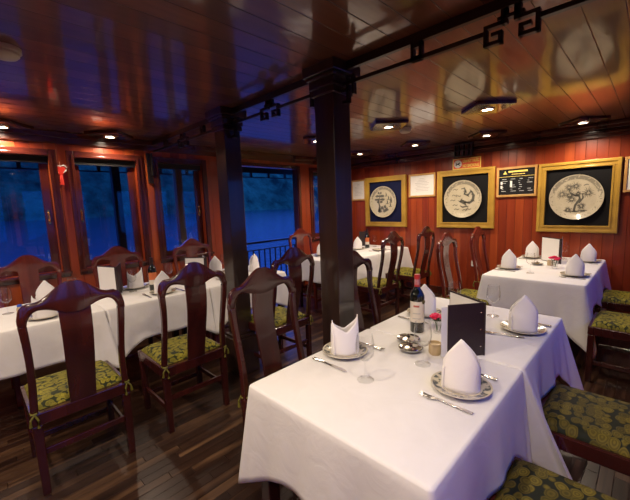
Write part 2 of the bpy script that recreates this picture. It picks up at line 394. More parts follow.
# ------------------------------------------------------------------ columns and fretwork
YC, SC = 1.675, .078
CX = (-1.46, -2.665)
def column(x, label):
    r = thing('wooden_column', label, 'column', (x, YC, 0))
    s = SC
    bm = bmesh.new(); box(bm, -s-.035, s+.035, -s-.035, s+.035, 0, .34); box(bm, -s-.02, s+.02, -s-.02, s+.02, .34, .37)
    obj('base', bm, M_black, r, bevel=.006)
    bm = bmesh.new(); box(bm, -s, s, -s, s, .37, 2.2)
    obj('shaft', bm, M_black, r, bevel=.006)
    bm = bmesh.new()
    box(bm, -s-.015, s+.015, -s-.015, s+.015, 2.16, 2.2)
    for k, (e, z0, z1) in enumerate(((.022, 2.2, 2.25), (.034, 2.25, 2.27), (.05, 2.27, ZC))):
        box(bm, -s-e, s+e, -s-e, s+e, z0, z1)
    obj('capital', bm, M_black, r, bevel=.006)
column(CX[0], 'thick dark square column nearest the camera beside the long white table')
column(CX[1], 'dark square column farther left, between the window and the deck doorway')
def fret(x0, x1, xc, label, drops=(True, True)):
    r = thing('fretwork_beam', label, 'ceiling fretwork', ((x0+x1)/2, YC, ZC))
    cx = (x0+x1)/2; t = .014
    def put(bm, xa, xb, za, zb): box(bm, xa-cx, xb-cx, -t, t, za-ZC, zb-ZC)
    bm = bmesh.new(); put(bm, x0, x1, 2.285, ZC); obj('top_rail', bm, M_fret, r, bevel=.002)
    bm = bmesh.new()
    put(bm, x0, xc-.105, 2.200, 2.220); put(bm, xc+.105, x1, 2.200, 2.220); obj('lower_rail', bm, M_fret, r, bevel=.002)
    for sgn in (-1, 1):   # squared spiral pair
        bm = bmesh.new(); e = .016
        def q(xa, xb, za, zb):
            a_, b_ = sorted((xc+sgn*xa, xc+sgn*xb)); put(bm, a_, b_, za, zb)
        q(.012, .022+e, 2.225, 2.285); q(.022, .105, 2.225, 2.225+e); q(.105-e, .105, 2.155, 2.225)
        q(.03, .105, 2.155, 2.155+e); q(.03, .03+e, 2.155, 2.2); q(.03, .075, 2.19, 2.19+e); q(.012, .012+e, 2.245, 2.285)
        obj('key_scroll', bm, M_fret, r, bevel=.002)
    bm = bmesh.new(); put(bm, xc-.05, xc+.05, 2.243, 2.257); obj('key_bridge', bm, M_fret, r)
    for xs in (xc-.42, xc+.42):
        if not (x0+.12 < xs < x1-.12): continue
        bm = bmesh.new()
        put(bm, xs-.03, xs-.014, 2.2, 2.29); put(bm, xs+.014, xs+.03, 2.2, 2.29); put(bm, xs-.03, xs+.03, 2.2, 2.222); put(bm, xs-.03, xs+.03, 2.262, 2.29)
        obj('spacer', bm, M_fret, r)
    for flag, xe, sg in ((drops[0], x0, 1), (drops[1], x1, -1)):
        if not flag: continue
        bm = bmesh.new()
        def q(xa, xb, za, zb):
            a_, b_ = sorted((xe+sg*xa, xe+sg*xb)); put(bm, a_, b_, za, zb)
        q(.03, .045, 2.10, 2.25); q(.0, .045, 2.10, 2.115); q(.0, .045, 2.165, 2.18); q(.045, .085, 2.235, 2.25); q(.07, .085, 2.14, 2.235)
        obj('bracket_scroll', bm, M_fret, r)
fret(CX[0]+SC+.016, XR-.07, -.47, 'black fretwork running from the near column to the right photo edge', (True, False))
fret(CX[1]+SC+.016, CX[0]-SC-.016, -2.07, 'black fretwork between the two dark columns')
fret(XL+.07, CX[1]-SC-.016, -3.5, 'black fretwork from the farther column to the side wall', (False, True))

# ------------------------------------------------------------------ downlights
def downlight(x, y, label, diamond=True, power=1.0):
    r = thing('recessed_downlight', label, 'ceiling light', (x, y, ZC), PI/4 if diamond else 0, 'ceiling downlights')
    h = .165
    bm = bmesh.new(); box(bm, -h, h, -h, h, -.03, 0); obj('mounting_panel', bm, M_ceilpanel, r, bevel=.003)
    bm = L([(.062, -.0305), (.062, -.038), (.05, -.040), (.048, -.034)], 24); obj('trim_ring', bm, M_brass, r, True)
    bm = L([(0, -.0325), (.048, -.0325)], 24); obj('lamp_disc', bm, M_lamp, r)
    ld = bpy.data.lights.new('downlight_beam', 'SPOT'); ld.energy = LAMP_POWER*power; ld.color = LAMP_COLOR
    ld.spot_size = math.radians(160); ld.spot_blend = .6; ld.shadow_soft_size = .04
    lo = bpy.data.objects.new('downlight_beam', ld); COL.objects.link(lo); lo.parent = r; lo.location = (0, 0, -.06)
M_ceilpanel = wood('downlight_panel_wood', (.05, .014, .007), (.09, .026, .012), .2, .8, (20, 2, 2))
LIGHTS = [(-1.12, 3.39, 'downlight whose diamond panel is over the far white table'), (-2.06, 3.26, 'downlight beside the farther grey smoke detector'),
 (-3.06, 3.2, 'dim downlight seen just left of the near column'), (-.62, 4.9, 'downlight above the largest plate picture'),
 (-1.57, 4.75, 'small downlight above the no smoking sign'), (-2.48, 4.6, 'downlight by the cornice, second from the far corner'),
 (-3.44, 4.59, 'downlight nearest the far corner'), (-4.13, 1.18, 'downlight above the window right of the red charm'), (-4.17, .33, 'downlight at the left photo edge above the window')]
for x, y, lb in LIGHTS: downlight(x, y, lb, power=.6 if x < -4 else 1.0)
for i, (x, y) in enumerate([(-1.1, .42), (-.25, .75), (-2.05, -.45), (-3.05, -.5), (-1.1, -.9), (-.2, -.6), (-4.15, -.6)]):
    downlight(x, y, 'downlight on the ceiling above and behind the viewer', power=.6 if x < -4 else 1.0)

def detector(x, y, label):
    r = thing('smoke_detector', label, 'smoke detector', (x, y, ZC))
    obj('base', L([(0, 0), (.072, 0), (.072, -.018), (.066, -.022), (0, -.022)], 28), M_grey, r, True)
    obj('cover', L([(.062, -.0225), (.062, -.034), (.05, -.046), (.03, -.05), (0, -.05)], 28), M_grey, r, True)
detector(-2.33, .235, 'pale smoke detector at the upper left photo edge')
detector(-2.07, 3.62, 'small grey smoke detector behind a downlight, right of the near column')

# ------------------------------------------------------------------ outside
struct(obj('water_surface', B(-900, 300, -500, 700, -1.9, -1.8), M_water), 'rippled blue evening water around the boat', 'water')
bm = bmesh.new(); nx, ny = 14, 120; g = []
rr = random.Random(3)
for i in range(nx+1):
    row = []
    for j in range(ny+1):
        u = i/nx; v = j/ny; y = -600+1500*v; x = -330-u*260
        h = (150+36*math.sin(v*17)+14*math.sin(v*41+1)+8*math.sin(v*83+2))*math.sin(min(1, u*1.15)*PI*.5)**.8*(1 if u < .9 else .8)
        row.append(bm.verts.new((x+rr.uniform(-4, 4), y, -2.0+h*(.92+.16*rr.random()))))
    g.append(row)
for i in range(nx):
    for j in range(ny): bm.faces.new((g[i][j], g[i+1][j], g[i+1][j+1], g[i][j+1]))
tag(obj('forested_hill', bm, M_hill, smooth=True), 'dark forested hill across the water', 'hill', kind='structure')
struct(obj('side_deck', B(-5.55, XL-TW-.001, YF, 9, -.12, -.06), M_deck), 'narrow side deck outside the windows', 'deck')
struct(obj('deck_canopy', B(-5.6, XL-TW-.001, YF, 9, 2.33, 2.39), M_ext), 'roof over the side deck', 'roof')
bm = bmesh.new(); box(bm, -5.50, -5.46, YF, 9, 2.16, 2.33)
for k in range(26): box(bm, -5.50, -5.47, YF+.2+k*.42, YF+.24+k*.42, 2.08, 2.16)
box(bm, -5.50, -5.47, YF, 9, 2.07, 2.085)
tag(obj('deck_fascia', bm, M_rail), 'dark hanging fascia at the edge of the deck roof', 'fascia')
for i, y in enumerate((-.9, 1.55, 2.44, 5.2)):
    lb = ['outer deck post behind the viewer', 'dark deck post seen through the window right of the red charm', 'pale outer deck post seen through the dark narrow window', 'outer deck post beyond the doorway'][i]
    o = obj('deck_post', B(-.05, .05, -.05, .05, 0, 2.39), M_ext if i == 2 else M_rail, bevel=.004); o.location = (-5.40, y, -.06); tag(o, lb, 'post', 'deck posts')
r = thing('deck_railing', 'dark railing with thin balusters outside the doorway', 'railing', (-5.49, 3.5, -.06))
obj('handrail', B(-.03, .03, -5.5, 5.4, .87, .91), M_rail, r, bevel=.006)
obj('mid_rail', B(-.015, .015, -5.5, 5.4, .735, .755), M_rail, r)
obj('bottom_rail', B(-.015, .015, -5.5, 5.4, .08, .10), M_rail, r)
me = None
for k in range(42):
    y = -1.4+k*.135
    if me is None:
        o = obj('baluster', B(-.010, .010, -.010, .010, .10, .735), M_rail, r); me = o.data
    else:
        o = bpy.data.objects.new('baluster', me); COL.objects.link(o); o.parent = r
    o.location = (0, y, 0)

# ------------------------------------------------------------------ pictures and signs on the back wall
def wallthing(name, label, cat, x, z, group=None):
    return thing(name, label, cat, (x, YB-.001, z), 0, group)   # local: x right, -y towards the room, z up
def ringframe(bm, w, h, fw, d0, d1):
    box(bm, -w/2, w/2, -d1, -d0, h/2-fw, h/2); box(bm, -w/2, w/2, -d1, -d0, -h/2, -h/2+fw)
    box(bm, -w/2, -w/2+fw, -d1, -d0, -h/2+fw, h/2-fw); box(bm, w/2-fw, w/2, -d1, -d0, -h/2+fw, h/2-fw)
def strip(bm, pts, ws, y):
    vs = []
    for i, p in enumerate(pts):
        d = Vector(pts[min(i+1, len(pts)-1)])-Vector(pts[max(i-1, 0)]); d.normalize(); n = Vector((-d[1], d[0]))
        w = ws[i] if isinstance(ws, (list, tuple)) else ws
        vs.append((bm.verts.new((p[0]+n[0]*w, y, p[1]+n[1]*w)), bm.verts.new((p[0]-n[0]*w, y, p[1]-n[1]*w))))
    for a_, b_ in zip(vs, vs[1:]): bm.faces.new((a_[0], b_[0], b_[1], a_[1]))
def blob(bm, x, z, r, y, n=10, spike=0, rnd=random):
    vs = [bm.verts.new((x+math.cos(2*PI*k/n)*r*(1-(spike if k % 2 else 0))*rnd.uniform(.85, 1.1), y, z+math.sin(2*PI*k/n)*r*(1-(spike if k % 2 else 0))*rnd.uniform(.85, 1.1))) for k in range(n)]
    bm.faces.new(vs)
def plate_picture(x, z, w, h, pr, px, matmat, motif, label):
    r = wallthing('framed_plate', label, 'framed plate', x, z, 'framed plates on the red wall')
    bm = bmesh.new(); ringframe(bm, w, h, .085, 0, .04); ringframe(bm, w-.012, h-.012, .03, .04, .05); ringframe(bm, w-.13, h-.13, .02, .04, .046)
    obj('gold_frame', bm, M_gold, r, bevel=.004)
    obj('backing', B(-w/2+.08, w/2-.08, -.012, -.002, -h/2+.08, h/2-.08), matmat, r)
    bm = L([(0, .014), (pr*.72, .014), (pr*.80, .018), (pr*.97, .034), (pr, .036), (pr, .031), (pr*.8, .006), (pr*.5, .002), (0, .002)], 56)
    bm.transform(Matrix.Rotation(PI/2, 4, 'X'))
    p = obj('plate', bm, M_plate, r, True); p.location = (px, -.012, 0)
    bm = bmesh.new(); rn = random.Random(len(label)); y = -.0155
    motif(bm, 0, pr, y, rn)
    obj('painted_motif', bm, M_navy, p)
def motif_tree(bm, px, pr, y, rn):
    s = pr/.225
    P = lambda a_, b_: (px+a_*s, b_*s)
    strip(bm, [P(-.01, -.15), P(0, -.08), P(.035, -.02), P(.03, .01), P(-.01, .02), P(-.05, .05), P(-.06, .10)], [.012, .011, .012, .011, .009, .007, .003], y)
    strip(bm, [P(.03, -.06), P(.06, -.01), P(.055, .03), P(.10, .05)], [.008, .009, .006, .003], y)
    for cx, cz, rad in ((-.06, .10, .045), (.0, .11, .045), (.10, .04, .055), (-.115, .035, .05), (-.05, .02, .045), (.02, .035, .03), (-.03, -.02, .045), (.05, -.09, .04), (-.06, -.13, .035)):
        for k in range(16):
            an = 2*PI*k/16+rn.uniform(-.1, .1); r1 = rad*rn.uniform(.75, 1.2)*s
            a_ = px+cx*s; b_ = cz*s
            strip(bm, [(a_+math.cos(an)*r1*.25, b_+math.sin(an)*r1*.25), (a_+math.cos(an)*r1, b_+math.sin(an)*r1)], [.0032*s, .0012*s], y)
    for k in range(5):
        a_, b_ = rn.uniform(-.12, .12), rn.uniform(-.17, -.13); strip(bm, [P(a_-.03, b_), P(a_, b_+.008), P(a_+.03, b_)], .0035*s, y)
    strip(bm, [P(.06, .115), P(.085, .125), P(.10, .118)], .004*s, y)
def motif_dragon(bm, px, pr, y, rn):
    s = pr/.225
    P = lambda a_, b_: (px+a_*s, b_*s)
    pts = []
    path = [(-.02, .12), (.02, .13), (.035, .09), (.02, .06), (.06, .04), (.10, .09), (.13, .04), (.12, -.02), (.08, -.05), (.04, -.04), (-.02, -.01), (-.03, -.03), (.03, -.06), (.05, -.09), (.0, -.10), (-.03, -.08)]
    strip(bm, [P(*p) for p in path], [.006, .012, .016, .014, .013, .016, .019, .020, .018, .015, .014, .013, .014, .013, .011, .006], y)
    for i, p in enumerate(path[2:14]):
        for sg in (-1, 1):
            an = rn.uniform(0, 2*PI); strip(bm, [P(p[0], p[1]), P(p[0]+.032*math.cos(an), p[1]+.032*math.sin(an))], [.006*s, .001], y)
    for a_, b_ in ((-.10, .04), (-.12, -.02), (-.09, -.08), (-.05, .03), (.03, -.14), (.07, -.13), (-.09, .11), (-.07, -.13)):
        strip(bm, [P(a_-.03, b_), P(a_-.01, b_+.014), P(a_+.012, b_), P(a_+.03, b_+.012)], .0042*s, y)
def motif_pine(bm, px, pr, y, rn):
    s = pr/.225
    P = lambda a_, b_: (px+a_*s, b_*s)
    strip(bm, [P(-.07, -.14), P(-.06, -.06), P(-.08, 0), P(-.06, .06), P(-.055, .12)], [.018, .016, .011, .008, .003], y)
    for cz, w in ((.13, .035), (.085, .075), (.035, .085), (.0, .05)):
        for cx in (-.06-w*.5, -.06+w*.55):
            n = 12; vs = [bm.verts.new((px+(cx+math.cos(2*PI*k/n)*w*.55*rn.uniform(.8, 1.1))*s, y, (cz+math.sin(2*PI*k/n)*.018*rn.uniform(.7, 1.2))*s)) for k in range(n)]; bm.faces.new(vs)
    for a_, b_, r_ in ((-.02, -.09, .035), (-.06, -.13, .04), (.03, -.07, .03), (.06, -.11, .035), (.02, -.13, .03)):
        blob(bm, px+a_*s, b_*s, r_*s, y, 11, .35, rn)
    for a_, b_ in ((.09, .06), (.13, .02), (.12, -.04), (.07, .0), (.05, .11), (.13, .05)):
        strip(bm, [P(a_, b_-.03), P(a_+.005, b_), P(a_-.004, b_+.025)], [.008*s, .01*s, .002], y); strip(bm, [P(a_-.025, b_-.03), P(a_+.025, b_-.028)], .004*s, y)
plate_picture(-3.433, 1.523, .845, .885, .275, -.04, M_navy_mat, motif_pine, 'gold framed plate with a pine tree painting on dark blue, leftmost of three')
plate_picture(-2.045, 1.519, .845, .875, .278, -.025, M_black_mat, motif_dragon, 'gold framed plate with a curling dragon painting under the no smoking sign')
plate_picture(-.694, 1.487, .815, .87, .272, -.005, M_black_mat, motif_tree, 'largest looking gold framed plate with a spiky tree painting, at right')
def document(x, z, w, h, label):
    r = wallthing('framed_document', label, 'framed document', x, z, 'framed documents on the red wall')
    bm = bmesh.new(); ringframe(bm, w, h, .028, 0, .022); obj('wood_frame', bm, M_oak, r, bevel=.003)
    pg = obj('sheet', B(-w/2+.02, w/2-.02, -.010, -.001, -h/2+.02, h/2-.02), M_paper, r)
    bm = bmesh.new(); rn = random.Random(int(abs(x)*100))
    for k in range(9):
        zz = h*.28-k*h*.065; ww = w*rn.uniform(.16, .30)*(.5 if k < 2 else 1)
        box(bm, -ww, ww, -.0108, -.0102, zz, zz+.005)
    obj('faint_print', bm, M_ink, pg)
document(-4.03, 1.757, .33, .385, 'white framed document half hidden behind the near column')
document(-2.737, 1.766, .47, .375, 'white framed certificate between the pine plate and the dragon plate')
document(-.05, 1.72, .44, .395, 'framed document cut off by the right photo edge')
# dark notice board
r = wallthing('framed_notice', 'dark framed notice with a yellow heading, between two gold framed plates', 'framed notice', -1.36, 1.724)
bm = bmesh.new(); ringframe(bm, .49, .405, .03, 0, .025); obj('wood_frame', bm, M_oak, r, bevel=.003)
pg = obj('dark_sheet', B(-.225, .225, -.012, -.001, -.182, .182), M_boardk, r)
bm = bmesh.new()
box(bm, -.10, .13, -.0130, -.0121, .128, .150); box(bm, -.06, .10, -.0130, -.0121, .098, .106); box(bm, -.22, .22, -.0130, -.0121, .070, .074)
vs = [bm.verts.new(p) for p in ((-.165, -.013, .108), (-.115, -.013, .108), (-.14, -.013, .150))]; bm.faces.new(vs)
obj('yellow_heading', bm, M_yellow, pg)
bm = bmesh.new(); rn = random.Random(5)
for c_ in range(4):
    for q_ in range(7):
        x0 = -.19+c_*.105+rn.uniform(0, .02); z0 = .035-q_*.027
        if rn.random() < .75: box(bm, x0, x0+rn.uniform(.02, .065), -.0130, -.0121, z0, z0+.007)
obj('small_print', bm, M_ink, pg)
bm = bmesh.new(); box(bm, -.195, -.170, -.0134, -.0121, -.03, .01); box(bm, -.195, -.170, -.0134, -.0121, -.085, -.045); box(bm, -.075, -.05, -.0134, -.0121, -.07, .015)
obj('white_symbols', bm, M_paper, pg)
# no smoking sign
def text(name, body, size, loc, mat, parent, wid=None):
    cu = bpy.data.curves.new(name, 'FONT'); cu.body = body; cu.size = size; cu.align_x = 'LEFT'; cu.extrude = .0006; cu.offset = .0022
    o = bpy.data.objects.new(name, cu); COL.objects.link(o)
    bpy.context.view_layer.update()
    dg = bpy.context.evaluated_depsgraph_get(); me = bpy.data.meshes.new_from_object(o.evaluated_get(dg))
    w = max((v.co.x for v in me.vertices), default=1)
    bpy.data.objects.remove(o)
    for v in me.vertices:
        if wid: v.co.x *= wid/w
    me.materials.clear(); me.materials.append(mat)
    o = bpy.data.objects.new(name, me); COL.objects.link(o); o.parent = parent; o.location = loc; o.rotation_euler = (PI/2, 0, 0)
    return o
r = wallthing('no_smoking_sign', 'small orange red no smoking sign above the dragon plate', 'sign', -2.03, 2.04)
pn = obj('sign_panel', B(-.205, .205, -.01, 0, -.08, .08), M_signred, r)
bm = bmesh.new(); ringframe(bm, .41, .16, .012, .0101, .0112); obj('yellow_border', bm, M_yellow, pn)
bm = L([(0, 0), (.058, 0), (.058, .001), (0, .001)], 28); bm.transform(Matrix.Translation((-.125, -.0102, 0)) @ Matrix.Rotation(PI/2, 4, 'X')); obj('white_disc', bm, M_paper, pn)
bm = bmesh.new(); strip(bm, [(-.16, -.008), (-.09, .006)], .006, -.0116); strip(bm, [(-.16, .022), (-.09, -.026)], .004, -.0117); strip(bm, [(-.155, -.022), (-.095, .024)], .004, -.0118); obj('cigarette_mark', bm, M_dark, pn)
text('sign_words', 'CẤM HÚT THUỐC', .058, (-.055, -.0105, .014), M_yellow, pn, .235)
text('sign_words', 'NO SMOKING', .058, (-.055, -.0105, -.054), M_yellow, pn, .235)
# carved bracket above
r = wallthing('carved_bracket', 'dark carved fret bracket on the cornice above the no smoking sign', 'bracket', -2.035, 2.225)
bm = bmesh.new(); ringframe(bm, .27, .19, .022, .101, .135)
for xx in (-.07, 0, .07): box(bm, xx-.01, xx+.01, -.13, -.101, -.075, .075)
box(bm, -.12, .12, -.13, -.101, -.012, .012); obj('fret', bm, M_fret, r, bevel=.003)
obj('back_plate', B(-.13, .13, -.1005, -.03, -.09, .09), M_trim, r)
# outlet
r = wallthing('wall_outlet', 'white wall outlet low on the red wall between two chairs', 'outlet', -1.885, .545)
pl = obj('cover_plate', B(-.045, .045, -.009, 0, -.045, .045), M_white, r, bevel=.004)
bm = bmesh.new()
for xx in (-.02, .02): box(bm, xx-.004, xx+.004, -.0098, -.0091, -.015, .012)
obj('socket_slot', bm, M_dark, pl)
# red charm between the windows
r = thing('red_charm', 'red and white hanging charm on the wall between two windows', 'wall charm', (XL+.001, .747, 1.93))
bm = bmesh.new()
for sg in (-1, 1):
    tube(bm, [(.008, 0, .06), (.012, sg*.03, .075), (.012, sg*.06, .05), (.012, sg*.045, .025), (.012, sg*.02, 0)], .007)
tube(bm, [(.006, 0, .07), (.006, 0, .11)], .002); obj('white_cord', bm, M_gauze, r, True)
bm = bmesh.new(); pts = [(-.045, .045), (-.02, .06), (0, .05), (.02, .06), (.045, .045), (.028, .0), (.018, -.02), (-.018, -.02), (-.028, 0)]
f = bm.faces.new([bm.verts.new((.004, p[0], p[1])) for p in pts]); ex = bmesh.ops.extrude_face_region(bm, geom=[f]); bmesh.ops.translate(bm, vec=(.014, 0, 0), verts=[v for v in ex['geom'] if isinstance(v, bmesh.types.BMVert)])
obj('red_knot', bm, M_redt, r, bevel=.003)
bm = bmesh.new(); tube(bm, [(.011, 0, -.02), (.011, 0, -.05), (.011, 0, -.12)], [.013, .016, .019], 10); obj('tassel', bm, M_redt, r, True)
# corbel at the dark window
r = thing('carved_corbel', 'small dark carved corbel at the top corner of the dark narrow window', 'corbel', (XL+.001, 1.625, 2.0))
bm = bmesh.new(); box(bm, 0, .02, -.03, .03, -.16, .19); box(bm, 0, .04, -.03, .0, -.16, -.14); box(bm, 0, .04, -.03, .02, .05, .07); box(bm, 0, .05, .01, .03, -.07, .19)
obj('scroll', bm, M_fret, r, bevel=.004)

# ------------------------------------------------------------------ tables and cloths
def table(x0, x1, y0, y1, label, ix=.045):
    r = thing('dining_table', label, 'table', ((x0+x1)/2, (y0+y1)/2, 0), 0, 'dining tables under white cloths')
    w, d = (x1-x0)/2-.006, (y1-y0)/2-.006
    obj('tabletop', B(-w, w, -d, d, .712, .742), M_chair, r, bevel=.006)
    obj('apron', B(-w+.02, w-.02, -d+.02, d-.02, .64, .712), M_chair, r)
    for sx in (-1, 1):
        for sy in (-1, 1): obj('leg', B(sx*(w-ix)-.03, sx*(w-ix)+.03, sy*(d-.045)-.03, sy*(d-.045)+.03, 0, .64), M_chair, r, bevel=.004)
def cloth(x0, x1, y0, y1, label, drop=.31, extra=.14, corners={}, flat=(), seed=1, sdrop={}, amp=.012, flare=.03):
    """corners: index 0..3 (x0y0, x1y0, x1y1, x0y1) -> (dx, dy) sideways throw of the corner fold; flat: sides 0 front 1 right 2 back 3 left that hang dead straight"""
    z = .75; rad = .018; rn = random.Random(seed); cs = [(x0, y0), (x1, y0), (x1, y1), (x0, y1)]
    nrm = [(0, -1), (1, 0), (0, 1), (-1, 0)]; per = []   # (x, y, nx, ny, side, dist to corner, corner)
    for s in range(4):
        a_, b_ = Vector(cs[s]), Vector(cs[(s+1) % 4]); ln = (b_-a_).length; n = int(ln/.018)
        n0, n1 = Vector(nrm[s]), Vector(nrm[(s+1) % 4])
        for k in range(n+1):
            t = rad/ln+(1-2*rad/ln)*k/n; p = a_.lerp(b_, t); dc = min(t, 1-t)*ln
            per.append((p, n0, s, dc, s if t < .5 else (s+1) % 4))
        c_ = Vector(cs[(s+1) % 4])-n0*rad-n1*rad
        for k in range(1, 5):
            an = k/5*PI/2; nn = n0*math.cos(an)+n1*math.sin(an); per.append((c_+nn*rad, nn, s if k < 3 else (s+1) % 4, 0.0, (s+1) % 4))
    ph = [rn.uniform(0, 6) for _ in range(8)]
    rings = []; NR = 14
    bm = bmesh.new(); acc = 0; prev = None; arcs = []
    for p in per:
        if prev is not None: acc += (p[0]-prev).length
        prev = p[0]; arcs.append(acc)
    for j in range(NR+3):
        ring = []
        for (p, nn, s, dc, ci), ar in zip(per, arcs):
            if j == 0: q = p-nn*.012; zz = z; off = 0
            elif j == 1: q = p-nn*.003; zz = z-.003
            else:
                v = (j-2)/NR; fl = s in flat
                th = max(0, 1-dc/.24); cv = corners.get(ci, None)
                sd = sdrop.get(s, drop); bl = min(1, dc/.16); bl = bl*bl*(3-2*bl)
                dr = drop+(sd-drop)*bl+(cv[2] if cv is not None and len(cv) > 2 else extra)*th**1.1
                if fl and cv is None: dr = drop-.02
                fold = amp*v*(math.sin(ar*13+ph[0])*.6+math.sin(ar*23+ph[1])*.4+math.sin(ar*41+ph[2])*.25*v)
                o_ = .001 if fl else (flare*v**.8+fold)
                q = p+nn*o_
                if cv is None: cv = Vector((sum(nrm[t][0] for t in (ci, (ci-1) % 4)), sum(nrm[t][1] for t in (ci, (ci-1) % 4))))*.055
                cv = Vector(cv[:2])
                if fl: cv = Vector((cv.x, 0)) if ci in corners else cv*0
                q = q+cv*(th**1.8)*(v**1.1)*(1+.18*math.sin(dc*60+ph[3]))
                zz = z-.008-(dr-.008)*v
            ring.append(bm.verts.new((q.x, q.y, zz)))
        rings.append(ring)
    N = len(per)
    for A_, B_ in zip(rings, rings[1:]):
        for k2 in range(N): bm.faces.new((A_[k2], A_[(k2+1) % N], B_[(k2+1) % N], B_[k2]))
    bm.faces.new(rings[0])
    o = obj('tablecloth', bm, M_cloth, None, True, solid=.0025, angle=60)
    return tag(o, label, 'tablecloth', 'white tablecloths')
MX0, MX1 = -1.205, -.368
TABS = [ # x0,x1,y0,y1,table label,cloth label,corners,flat
 (MX0, MX1, .775, 1.655, 'table nearest the camera under a white cloth', 'white tablecloth nearest the camera with forks and napkins on it', {0: (-.03, -.03), 1: (.05, -.02), 2: (.035, -.005), 3: (-.05, 0)}, (2,)),
 (MX0, MX1, 1.665, 2.56, 'table joined to the far end of the nearest table', 'white tablecloth under the standing dark menu, joined beyond the nearest one', {1: (.165, 0, .17), 0: (-.04, 0), 2: (.11, .03, .2)}, (0,)),
 (MX0, MX1, 3.60, 4.39, 'near half of the table at the plate wall', 'white tablecloth with red flowers on it, front half of the table by the red wall', {1: (.085, -.06, .29), 2: (.08, 0), 3: (-.04, 0)}, (2,)),
 (MX0, MX1, 4.40, 5.2, 'far half of the table at the plate wall', 'white tablecloth touching the red wall under the tree plate', {0: (-.04, 0), 1: (.08, 0)}, (0,)),
 (-3.87, -3.04, -.22, .70, 'table by the windows at the left photo edge', 'white tablecloth at the left photo edge by the windows', {1: (.06, -.03), 2: (.10, .02), 3: (-.03, 0), 0: (-.03, -.03)}, (2,)),
 (-3.87, -3.04, .71, 1.595, 'table by the windows carrying a wine bottle', 'white tablecloth under the wine bottle by the windows', {0: (-.03, 0), 1: (.06, 0), 2: (.05, 0), 3: (-.03, 0)}, (0, 2)),
 (-3.87, -3.04, 1.605, 2.57, 'far table of the window row beside the column', 'white tablecloth at the end of the window row beside the farther column', {0: (-.03, 0), 1: (.05, 0), 3: (-.03, .03)}, (0,)),
 (-3.77, -2.92, 3.36, 4.30, 'near half of the far corner table', 'white tablecloth seen on both sides of the near column in the far corner', {1: (.06, -.08), 2: (.05, 0), 3: (-.03, 0), 0: (-.03, -.05)}, (2,)),
 (-3.77, -2.92, 4.31, 5.2, 'far half of the far corner table under the pine plate', 'white tablecloth under the pine tree plate in the far corner', {0: (-.03, 0), 1: (.05, 0), 3: (-.03, 0)}, (0,)),
]
for i, (x0, x1, y0, y1, tl, cl, co, fl) in enumerate(TABS):
    table(x0, x1, y0, y1, tl, .2 if i in (2, 3) else .045); cloth(x0, x1, y0, y1, cl, corners=co, flat=fl, seed=11+i, sdrop={3: .215, 1: .275} if i < 4 else {3: .215})

